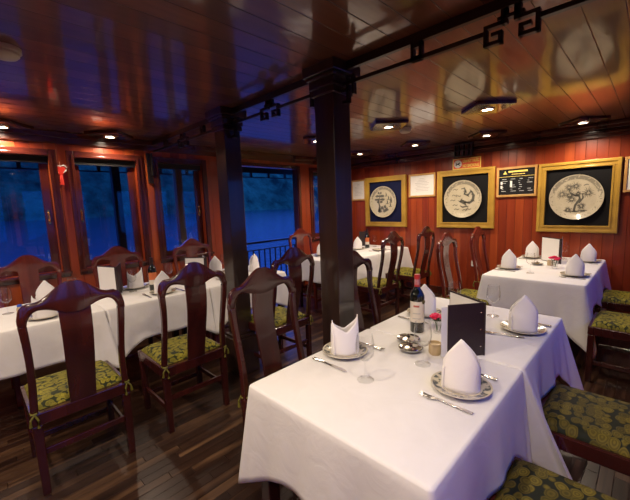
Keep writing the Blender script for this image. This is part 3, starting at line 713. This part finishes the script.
# ------------------------------------------------------------------ chairs
def px_(z):      # backwards lean of the posts, local x as a function of z
    t = (z-.45)/.65
    return -.215-.066*t-.018*math.sin(t*PI*1.0)+.012*math.sin(t*2*PI)
def crest_top(u):
    a_ = abs(u); z = 1.072
    t_ = min(1, max(0, (a_-.012)/.158)); z += .086*(1-t_*t_*(3-2*t_))
    if a_ > .185: z -= .075*(1-math.sqrt(max(0, 1-((a_-.185)/.0555)**2)))
    return z
def crest_bot(u):
    a_ = abs(u)
    if a_ > .205: return .955
    if a_ > .150: return 1.034-.079*(1-math.sqrt(max(0, 1-((a_-.150)/.0555)**2)))
    return 1.034-.040*.5*(1+math.cos(PI*min(a_/.150, 1)))
def make_chair(name, label, wm, cm):
    r = thing(name, label, 'chair', (0, 0, 0))
    bm = bmesh.new(); n = 60; th = .016; cols = []
    us = [-.2405+.481*k/n for k in range(n+1)]
    for u in us:
        t_, b_ = crest_top(u), crest_bot(u)
        zs = [b_, b_+(t_-b_)*.3, b_+(t_-b_)*.7, t_]
        bow = -.02*(1-(u/.24)**2)
        col = []
        for z, e in zip(zs, (.75, 1.1, 1.1, .75)): col.append((px_(z)+bow, u, z, th*e))
        cols.append(([bm.verts.new((x-h, y, z)) for x, y, z, h in col], [bm.verts.new((x+h, y, z)) for x, y, z, h in col]))
    for (b0, f0), (b1, f1) in zip(cols, cols[1:]):
        for k in range(3):
            bm.faces.new((b0[k], b1[k], b1[k+1], b0[k+1])); bm.faces.new((f0[k], f0[k+1], f1[k+1], f1[k]))
        bm.faces.new((b0[3], b1[3], f1[3], f0[3])); bm.faces.new((b0[0], f0[0], f1[0], b1[0]))
    for b0, f0 in (cols[0], cols[-1]): bm.faces.new(b0+f0[::-1])
    obj('crest_rail', bm, wm, r, True, angle=50)
    for sg in (-1, 1):
        bm = bmesh.new(); pts = []; ws = []
        for k in range(13):
            z = .44+(.968-.44)*k/12; pts.append((px_(z), sg*(.2225-.010*math.sin(PI*k/12)), z)); ws.append(.036-.004*math.sin(PI*k/12))
        sweep_rect(bm, pts, ws, .034); obj('back_post', bm, wm, r, True, bevel=.006, angle=60)
    bm = bmesh.new(); pts = []; ws = []
    for k in range(13):
        t = k/12; z = .465+(1.03-.465)*t; pts.append((px_(z)-.012-.014*math.sin(t*PI), 0, z)); ws.append(.128+.02*t)
    sweep_rect(bm, pts, ws, .014); obj('splat', bm, wm, r, True, bevel=.003, angle=60)
    bm = bmesh.new(); box(bm, -.235, -.195, -.24, .24, .40, .468); box(bm, .195, .235, -.24, .24, .40, .468)
    box(bm, -.195, .195, -.24, -.20, .40, .468); box(bm, -.195, .195, .20, .24, .40, .468); box(bm, -.195, .195, -.2, .2, .44, .462)
    obj('seat_frame', bm, wm, r, bevel=.005)
    for sx in (-1, 1):
        for sy in (-1, 1):
            bm = bmesh.new(); sweep_rect(bm, [(sx*.213, sy*.216, 0), (sx*.213, sy*.216, .2), (sx*.213, sy*.216, .40)], [.036, .040, .044], .040); obj('leg', bm, wm, r, bevel=.004)
    for args in ((-.19, .19, -.224, -.208, .15, .185), (-.19, .19, .208, .224, .15, .185), (-.221, -.205, -.196, .196, .22, .255), (.205, .221, -.196, .196, .10, .135)):
        obj('stretcher', B(*args), wm, r, bevel=.003)
    # cushion
    bm = bmesh.new(); nn = 14; g = []
    for i in range(nn+1):
        row = []
        for j in range(nn+1):
            u, v = i/nn*2-1, j/nn*2-1; e = (1-abs(u)**8)*(1-abs(v)**8)
            row.append(bm.verts.new((u*.205+.01, v*.222, .470+.040*max(0, e)**.45)))
        g.append(row)
    for i in range(nn):
        for j in range(nn): bm.faces.new((g[i][j], g[i+1][j], g[i+1][j+1], g[i][j+1]))
    edge = [g[i][0] for i in range(nn+1)]+[g[nn][j] for j in range(1, nn+1)]+[g[i][nn] for i in range(nn-1, -1, -1)]+[g[0][j] for j in range(nn-1, 0, -1)]
    bm.faces.new([bm.verts.new((v.co.x, v.co.y, .4685)) for v in edge])
    bm.verts.ensure_lookup_table(); lo = bm.verts[-len(edge):]
    for i in range(len(edge)): bm.faces.new((edge[i], edge[(i+1) % len(edge)], lo[(i+1) % len(edge)], lo[i]))
    cu = obj('cushion', bm, cm, r, True, angle=70)
    for sy in (-1, 1):
        bm = bmesh.new(); y = sy*.222
        tube(bm, [(-.19, y*.93, .475), (-.215, y+sy*.014, .478), (-.24, y+sy*.012, .475), (-.247, y-sy*.01, .478)], .006, 6)
        tube(bm, [(-.243, y, .475), (-.25, y+sy*.02, .45), (-.246, y+sy*.022, .415)], [.005, .005, .008], 6); tube(bm, [(-.243, y, .475), (-.254, y-sy*.012, .44), (-.251, y-sy*.01, .40)], [.005, .005, .008], 6)
        obj('tie', bm, M_tie, cu, True)
    return r
# (prototype, x, y, rz, label)
CH = [
 ('y', -2.488, .362, PI, 'dark chair nearest the left photo edge, back turned to the aisle'),
 ('y', -2.488, 1.045, PI, 'dark chair directly left of the farther column, facing the windows'),
 ('y', -2.488, 1.955, PI, 'splat back chair just right of the farther column, facing the windows'),
 ('y', -2.558, 3.66, PI, 'chair with bright gold cushion at the far corner table, left one of two'),
 ('y', -2.558, 4.53, PI, 'chair with bright gold cushion under the certificate, at the far corner table'),
 ('d', -1.325, 1.19, 0, 'tall dark chair pushed against the left side of the nearest white table'),
 ('d', -1.325, 2.03, 0, 'chair half hidden by the near column, left side of the white table'),
 ('r', -1.325, 3.72, 0, 'red brown chair left of the far white table, its splat shining'),
 ('r', -1.325, 4.66, 0, 'red brown chair against the red wall beside the white outlet'),
 ('r', -3.75, .36, 0, 'red brown chair before the leftmost window, at the left photo edge'),
 ('r', -3.75, 1.10, 0, 'red brown chair before the window right of the red charm'),
 ('r', -3.75, 1.93, 0, 'red brown chair before the dark narrow window'),
 ('r', -3.66, 3.68, 0, 'red brown chair beside the deck doorway, at the corner table'),
 ('d', -.118, 1.215, PI, 'chair at the bottom photo edge whose cushion has large gold leaves'),
 ('d', -.118, 1.955, PI, 'chair with dark green gold cushion at the right photo edge, second from the camera'),
 ('y', -.085, 3.63, PI, 'chair with yellow green cushion at the right photo edge, beside the far white table'),
 ('y', -.125, 4.52, PI, 'chair with yellow green cushion nearest the red wall at the right photo edge'),
]
protos = {}
for kd, x, y, rz, lb in CH:
    if kd not in protos:
        protos[kd] = make_chair('dining_chair', lb, {'y': M_chair, 'd': M_chair, 'r': M_chairw}[kd], {'y': M_cushy, 'd': M_cush, 'r': M_cushy}[kd])
        c = protos[kd]; c.location = (x, y, 0); c.rotation_euler = (0, 0, rz); c['group'] = 'dining chairs'
    else: dup(protos[kd], (x, y, 0), rz, lb, 'dining chairs')

# ------------------------------------------------------------------ tableware
ZT = .7515
def napkin_mesh(two):
    """rolled napkin: wide axis local y, front local +x; two = mitre with two tips, else one folded point"""
    bm = bmesh.new(); n = 84; turns = 1.30; rows = 10; g = []
    for i in range(n+1):
        lay = i/n; th = -PI*.30+2*PI*turns*lay-2*PI*.30
        a_ = ((th+PI) % (2*PI))-PI; over = max(0, (lay-.80)/.20)
        if two:
            d = abs(abs(a_)-PI/2)/(PI/2); h = .112+.082*(1-d)*(1.0 if a_ > 0 else .72)
        else:
            d = min(abs(a_), abs(abs(a_)-PI))/(PI/2)
            h = .088+(.118 if abs(a_) < PI/2 else .10)*(1-d)
        h -= .075*max(0, over-.35)
        col = []
        for k in range(rows+1):
            z = h*k/rows; q = max(0, z-.01)/.20
            w_ = .070*(1+.03*math.sin(min(q, 1)*PI))-(.010*q); dp = .056*(1-.82*min(1, q))+.006*over
            f = abs(math.cos(th))*.35+.65*abs(math.cos(th))**.7
            col.append(bm.verts.new((dp*math.copysign(f, math.cos(th)), (w_+.004*over)*math.sin(th)+(.006*q if a_ > 0 else 0), z)))
        g.append(col)
    for i in range(n):
        for k in range(rows): bm.faces.new((g[i][k], g[i+1][k], g[i+1][k+1], g[i][k+1]))
    return bm
def make_napkin(two):
    o = obj('folded_napkin', napkin_mesh(two), M_napkin, None, True, solid=.003, angle=75); return o
PLP = [(0, .006), (.060, .006), (.072, .010), (.108, .021), (.115, .023), (.1155, .020), (.074, .004), (.055, 0), (0, 0)]
def make_plate(): return obj('dinner_plate', L(PLP, 40), M_dish, None, True)
def make_glass(h=.205):
    s = h/.205
    r = thing('wine_glass', '', 'wine glass')
    bm = L([(0, .001), (.036, 0), (.0365, .002), (.02, .006), (.006, .012), (.0042, .03), (.004, .075*s), (.007, .086*s)], 28); obj('stem', bm, M_wine, r, True)
    bm = L([(.0071, .0862*s), (.022, .094*s), (.036, .112*s), (.0405, .135*s), (.039, .165*s), (.033, h), (.0322, h), (.038, .165*s), (.0392, .135*s), (.035, .113*s), (.02, .0965*s), (0, .092*s)], 28)
    obj('bowl', bm, M_wine, r, True); return r
def make_fork():
    r = thing('fork', '', 'fork')
    bm = bmesh.new(); sweep_rect(bm, [(-.10, 0, .004), (-.085, 0, .004), (-.03, 0, .006), (.02, 0, .009), (.035, 0, .008)], [.014, .016, .009, .006, .010], .003); obj('handle', bm, M_steel, r, True, bevel=.001)
    bm = bmesh.new(); sweep_rect(bm, [(.035, 0, .008), (.05, 0, .005), (.062, 0, .005)], [.010, .024, .024], .002)
    for k in range(4): sweep_rect(bm, [(.062, -.0096+.0064*k, .005), (.08, -.0096+.0064*k, .006), (.10, -.009+.006*k, .011)], [.0042, .0038, .002], .002)
    obj('tines', bm, M_steel, r, True); return r
def make_knife():
    r = thing('table_knife', '', 'knife')
    bm = bmesh.new(); sweep_rect(bm, [(-.11, 0, .005), (-.09, 0, .005), (-.03, 0, .005), (-.005, 0, .004)], [.015, .017, .012, .010], .006); obj('handle', bm, M_steel, r, True, bevel=.002)
    bm = bmesh.new(); sweep_rect(bm, [(-.005, 0, .003), (.02, .002, .003), (.07, .002, .003), (.095, -.001, .003), (.11, -.006, .003)], [.012, .018, .019, .014, .002], .0016); obj('blade', bm, M_steel, r, True); return r
P_nap = {True: make_napkin(True), False: make_napkin(False)}; P_plate = make_plate(); P_glass = make_glass(); P_fork = make_fork(); P_knife = make_knife()
used = set()
def put(p, loc, rz, label, cat, group):
    if p.name not in used:
        used.add(p.name); p.location = loc; p.rotation_euler = (0, 0, rz); tag(p, label, cat, group); return p
    o = dup(p, loc, rz, label, group); o['category'] = cat; return o
def setting(x, y, face, where, two=False, naprot=-0.07, fork=True, knife=True, fdx=0, kdx=0, frot=0, nap=True):
    """face: +1 guest looks to +x, -1 to -x"""
    rz = 0 if face > 0 else PI
    put(P_plate, (x, y, ZT), rz, 'cream rimmed plate '+where, 'plate', 'dinner plates')
    if nap: put(P_nap[two], (x, y, ZT+.0075), math.atan2(-y, -x)+naprot, 'white napkin on the plate '+where, 'napkin', 'folded napkins')
    if fork: put(P_fork, (x+fdx, y+face*.145, ZT), rz+frot, 'steel fork beside the plate '+where, 'fork', 'steel forks')
    if knife: put(P_knife, (x+kdx, y-face*.155, ZT), rz, 'steel knife beside the plate '+where, 'knife', 'table knives')
def glass(x, y, where): put(P_glass, (x, y, ZT), random.uniform(0, 6), 'clear wine glass '+where, 'wine glass', 'wine glasses')

# near long table
setting(-1.085, 1.29, 1, 'by the near column on the nearest table', True, naprot=0.21, kdx=.03, fdx=.04)
setting(-.512, 1.325, -1, 'nearest the camera at the right edge', False, naprot=-0.14, kdx=-.02, fdx=0)
setting(-.495, 2.17, -1, 'beyond the dark menu on the long table', False, naprot=0.21, fdx=-.06, frot=.2)
setting(-1.06, 2.10, 1, 'behind the wine bottle with the red capsule', False, naprot=-0.21, fork=False)
glass(-.845, 1.135, 'beside the napkin by the near column'); glass(-.728, 1.425, 'in front of the round silver dishes')
glass(-.935, 2.28, 'behind the dark menu'); glass(-.705, 2.335, 'at the far edge of the long table')
# far right table
setting(-1.085, 4.07, 1, 'at the left front of the far white table', False, naprot=-0.21)
setting(-1.06, 4.95, 1, 'at the left back of the far white table', False, naprot=-0.21)
setting(-.50, 4.0, -1, 'at the right front of the far white table', False, naprot=-0.14)
setting(-.50, 4.93, -1, 'at the right back of the far white table', False, naprot=-0.14)
glass(-.85, 3.92, 'at the front of the far white table'); glass(-.74, 5.02, 'beside the white menu on the far table')
# window row
setting(-3.20, .345, -1, 'at the left photo edge, behind the nearest chair back', True, naprot=0.14)
setting(-3.66, .42, 1, 'before the leftmost window', False, naprot=-0.21)
setting(-3.66, 1.13, 1, 'left of the wine bottle by the windows', True, naprot=0.21)
setting(-3.21, 1.22, -1, 'right of the wine bottle by the windows', False, naprot=0.21)
setting(-3.66, 2.02, 1, 'left of the farther column by the windows', False, naprot=-0.21)
setting(-3.23, 1.98, -1, 'on the aisle side of the table by the farther column', False, naprot=-0.21, nap=False)
put(P_nap[False], (-3.42, 2.40, ZT), .3, 'white napkin just right of the farther column, on the window row', 'napkin', 'folded napkins')
glass(-3.58, .16, 'at the very left photo edge'); glass(-3.60, .60, 'between the leftmost window and the nearest chair back'); glass(-3.53, 1.06, 'left of the wine bottle on the window table'); glass(-3.66, 1.47, 'right of the wine bottle on the window table'); glass(-3.72, 2.17, 'in front of the napkin beside the farther column')
# corner table
setting(-3.56, 3.74, 1, 'on the corner table just left of the near column', False, naprot=-0.21)
setting(-3.50, 4.56, 1, 'on the corner table beside its wine bottle', False, naprot=-0.21)
setting(-3.10, 4.6, -1, 'on the corner table before the gold cushioned chair', False, naprot=-0.21, nap=False)
glass(-3.45, 4.98, 'on the corner table under the pine tree plate')

def bottle(x, y, label, foil, labelmat, rz=0, seal=False, sc=1.0):
    r = thing('wine_bottle', label, 'wine bottle', (x, y, ZT), rz); r.scale = (sc, sc, sc)
    obj('glass_body', L([(0, .004), (.034, 0), (.038, .005), (.0385, .19), (.037, .205), (.028, .225), (.017, .243), (.0145, .255), (.0143, .30), (0, .30)], 32), M_bottle, r, True)
    cap = obj('capsule', L([(.0152, .248), (.0150, .295), (.0165, .296), (.0165, .305), (.0150, .318), (0, .319)], 24), foil, r, True)
    if seal: obj('tax_band', L([(.0154, .262), (.0153, .292)], 10), M_foil_band, cap, True).rotation_euler = (0, 0, 0)
    def arc(h0, h1, a0, a1, rad, n=16):
        bm = bmesh.new(); vs = [(bm.verts.new((rad*math.cos(a0+(a1-a0)*k/n), rad*math.sin(a0+(a1-a0)*k/n), h0)), bm.verts.new((rad*math.cos(a0+(a1-a0)*k/n), rad*math.sin(a0+(a1-a0)*k/n), h1))) for k in range(n+1)]
        for p, q in zip(vs, vs[1:]): bm.faces.new((p[0], q[0], q[1], p[1]))
        return bm
    lb = obj('label', arc(.06, .175, -1.15, 1.15, .0389), labelmat, r, True)
    if labelmat is M_label:
        obj('label_print', arc(.145, .155, -.45, .35, .0391), M_labelink, lb, True); obj('label_script', arc(.108, .112, -.55, .5, .0391), M_ink, lb, True)
        obj('label_foot', arc(.08, .084, -.6, .6, .0391), M_ink, lb, True)
        s_ = L([(0, 0), (.012, 0), (.012, .002), (0, .002)], 20); s_.transform(Matrix.Rotation(1.05, 4, 'Z') @ Matrix.Translation((.0385, 0, .172)) @ Matrix.Rotation(PI/2, 4, 'Y')); obj('round_seal', s_, M_seal, r, True)
    else:
        obj('cream_strip', arc(.06, .105, -1.16, 1.16, .0392), M_label, lb, True)
bottle(-.95, 1.79, 'dark wine bottle with red capsule and cream label on the nearest table', M_foil_red, M_label, rz=-1.15, seal=True, sc=1.07)
bottle(-3.42, 1.215, 'dark wine bottle with orange label on the window table', M_foil_dark, M_orange, rz=-.3)
bottle(-3.48, 4.80, 'dark wine bottle on the corner table under the pine tree plate', M_foil_dark, M_orange, rz=-.9)

# menus: hinge at origin, covers run along two directions
def menu(x, y, a1, a2, h, w, label, cover=M_leather, rivets=True, ps=(-1, 1)):
    r = thing('standing_menu', label, 'menu', (x, y, ZT))
    ps = dict(front_cover=ps[0], back_cover=ps[1])
    for a_, nm, w in ((a1, 'front_cover', w), (a2, 'back_cover', w*(1.4 if rivets else 1))):
        M = Matrix.Rotation(a_, 4, 'Z'); sg = -1 if nm == 'front_cover' else 1
        bm = bmesh.new(); box(bm, .004, w, -.002, .002, 0, h, M); c = obj(nm, bm, cover, r, bevel=.001)
        bm = bmesh.new(); box(bm, .03, w-.008 if nm == 'back_cover' or not rivets else w+.03, *sorted((ps[nm]*.0028, ps[nm]*.0050)), .008, h-.010, M); obj('page', bm, M_paper, c)
        if rivets and nm == 'front_cover':
            for k in range(3):
                bm = L([(0, .002), (.003, .0015), (.004, 0), (0, 0)], 12); bm.transform(M @ Matrix.Translation((.018, .0021 if sg < 0 else -.0021, h*(.18+.32*k))) @ Matrix.Rotation(-PI/2 if sg < 0 else PI/2, 4, 'X')); obj('rivet', bm, M_chrome, c, True)
    bm = bmesh.new(); tube(bm, [(0, 0, 0), (0, 0, h)], .006, 8); obj('spine', bm, cover, r, True)
menu(-.55, 1.70, math.atan2(-.165, -.13), math.atan2(.13, -.22), .265, .188, 'dark brown standing menu with rivets on the nearest long table')
menu(-.71, 4.62, math.atan2(.2, -.028), math.atan2(.24, -.27), .285, .30, 'white standing menu on the far white table', cover=M_leather, rivets=False, ps=(-1, 1))
menu(-3.45, .92, math.atan2(-.10, -.3), math.atan2(.115, -.28), .27, .28, 'standing menu at the window table left of the wine bottle', rivets=False, ps=(1, 1))
menu(-3.45, 1.80, math.atan2(-.2, -.3), math.atan2(.10, -.28), .24, .26, 'white standing menu before the dark narrow window', rivets=False, ps=(1, 1))
menu(-3.63, 5.04, math.atan2(-.15, -.2), math.atan2(.1, -.2), .26, .16, 'dark standing menu at the wall end of the corner table', rivets=False)

# condiment dishes, jar, flowers
def dish(x, y, label):
    r = thing('condiment_dish', label, 'condiment dish', (x, y, ZT)); r.scale = (1.12, 1.12, .68)
    obj('bowl', L([(0, .002), (.03, 0), (.045, .012), (.054, .026), (.055, .030), (.052, .029), (.042, .015), (.028, .006), (0, .006)], 32), M_chrome, r, True)
    obj('lid', L([(.050, .0295), (.048, .034), (.03, .040), (.012, .043), (.008, .043)], 32), M_chrome, r, True)
    obj('knob', L([(.004, .043), (.010, .050), (.010, .056), (.004, .061), (0, .0615)], 16), M_chrome, r, True)
dish(-.915, 1.625, 'round silver lidded dish, farther of two beside the bottle'); dish(-.845, 1.525, 'round silver lidded dish, nearer of two beside the bottle')
dish(-.90, 4.45, 'small silver dish on the far white table left of the flowers')
r = thing('ceramic_jar', 'small beige ceramic jar beside the dark menu', 'jar', (-.735, 1.565, ZT))
obj('body', L([(0, 0), (.026, 0), (.030, .008), (.030, .045), (.026, .050), (0, .050)], 28), M_ceramic, r, True); obj('rim', L([(.024, .0502), (.031, .051), (.031, .058), (.026, .059), (.025, .052)], 28), M_ceramic, r, True)
r = thing('ceramic_jar', 'small beige jar on the far white table beside the flowers', 'jar', (-.78, 4.47, ZT))
obj('body', L([(0, 0), (.026, 0), (.030, .008), (.030, .045), (.026, .050), (0, .050)], 28), M_ceramic, r, True); obj('rim', L([(.024, .0502), (.031, .051), (.031, .058), (.026, .059), (.025, .052)], 28), M_ceramic, r, True)
def flowers(x, y, n, label, seed, h=.10):
    r = thing('flower_vase', label, 'flower vase', (x, y, ZT)); rn = random.Random(seed)
    obj('vase', L([(0, .003), (.024, 0), (.026, .01), (.028, h), (.0265, h), (.0245, .012), (0, .010)], 24), M_wine, r, True)
    for k in range(n):
        an = 2*PI*k/n+rn.random(); d = .022 if n > 1 else 0
        cx, cy, cz = d*math.cos(an)*1.3, d*math.sin(an)*1.3, h+.022+rn.uniform(-.008, .012)
        bm = bmesh.new()
        for q in range(12):
            t = q/12; a_ = q*2.4; rr_ = .005+.022*t
            m_ = Matrix.Translation((cx, cy, cz)) @ Matrix.Rotation(a_, 4, 'Z') @ Matrix.Translation((rr_, 0, -.008*t)) @ Matrix.Rotation(.4+.8*t, 4, 'Y')
            ring = [bm.verts.new(m_ @ Vector((.004*math.cos(s*PI/3)*.5, .013*math.cos(s*PI/3), .014*math.sin(s*PI/3)))) for s in range(6)]; bm.faces.new(ring)
        fl = obj('rose', bm, M_rose, r, True, solid=.0015)
        bm = bmesh.new(); tube(bm, [(cx*.3, cy*.3, .014), (cx*.6, cy*.6, .06), (cx, cy, cz-.012)], .002, 6); obj('flower_stem', bm, M_leaf, r, True)
    for k in range(5):
        an = k*1.3+rn.random(); bm = bmesh.new(); m_ = Matrix.Translation((0, 0, h-.012)) @ Matrix.Rotation(an, 4, 'Z') @ Matrix.Rotation(-.3, 4, 'Y')
        ring = [bm.verts.new(m_ @ Vector(p)) for p in ((0, 0, 0), (.022, .011, .002), (.045, 0, 0), (.022, -.011, .002))]; bm.faces.new(ring); obj('leaf', bm, M_leaf, r, solid=.001)
flowers(-.845, 1.84, 3, 'glass vase of pink roses beside the wine bottle', 4, .08)
flowers(-.72, 4.34, 4, 'small vase of red flowers on the far white table', 9, .085)
r = thing('salt_shaker', 'small beige and blue shaker at the left photo edge', 'shaker', (-3.40, .22, ZT))
obj('body', L([(0, 0), (.018, 0), (.02, .01), (.02, .06), (.014, .075), (0, .075)], 20), M_ceramic, r, True); obj('cap', L([(.0145, .0752), (.0145, .09), (0, .094)], 20), M_blue, r, True)
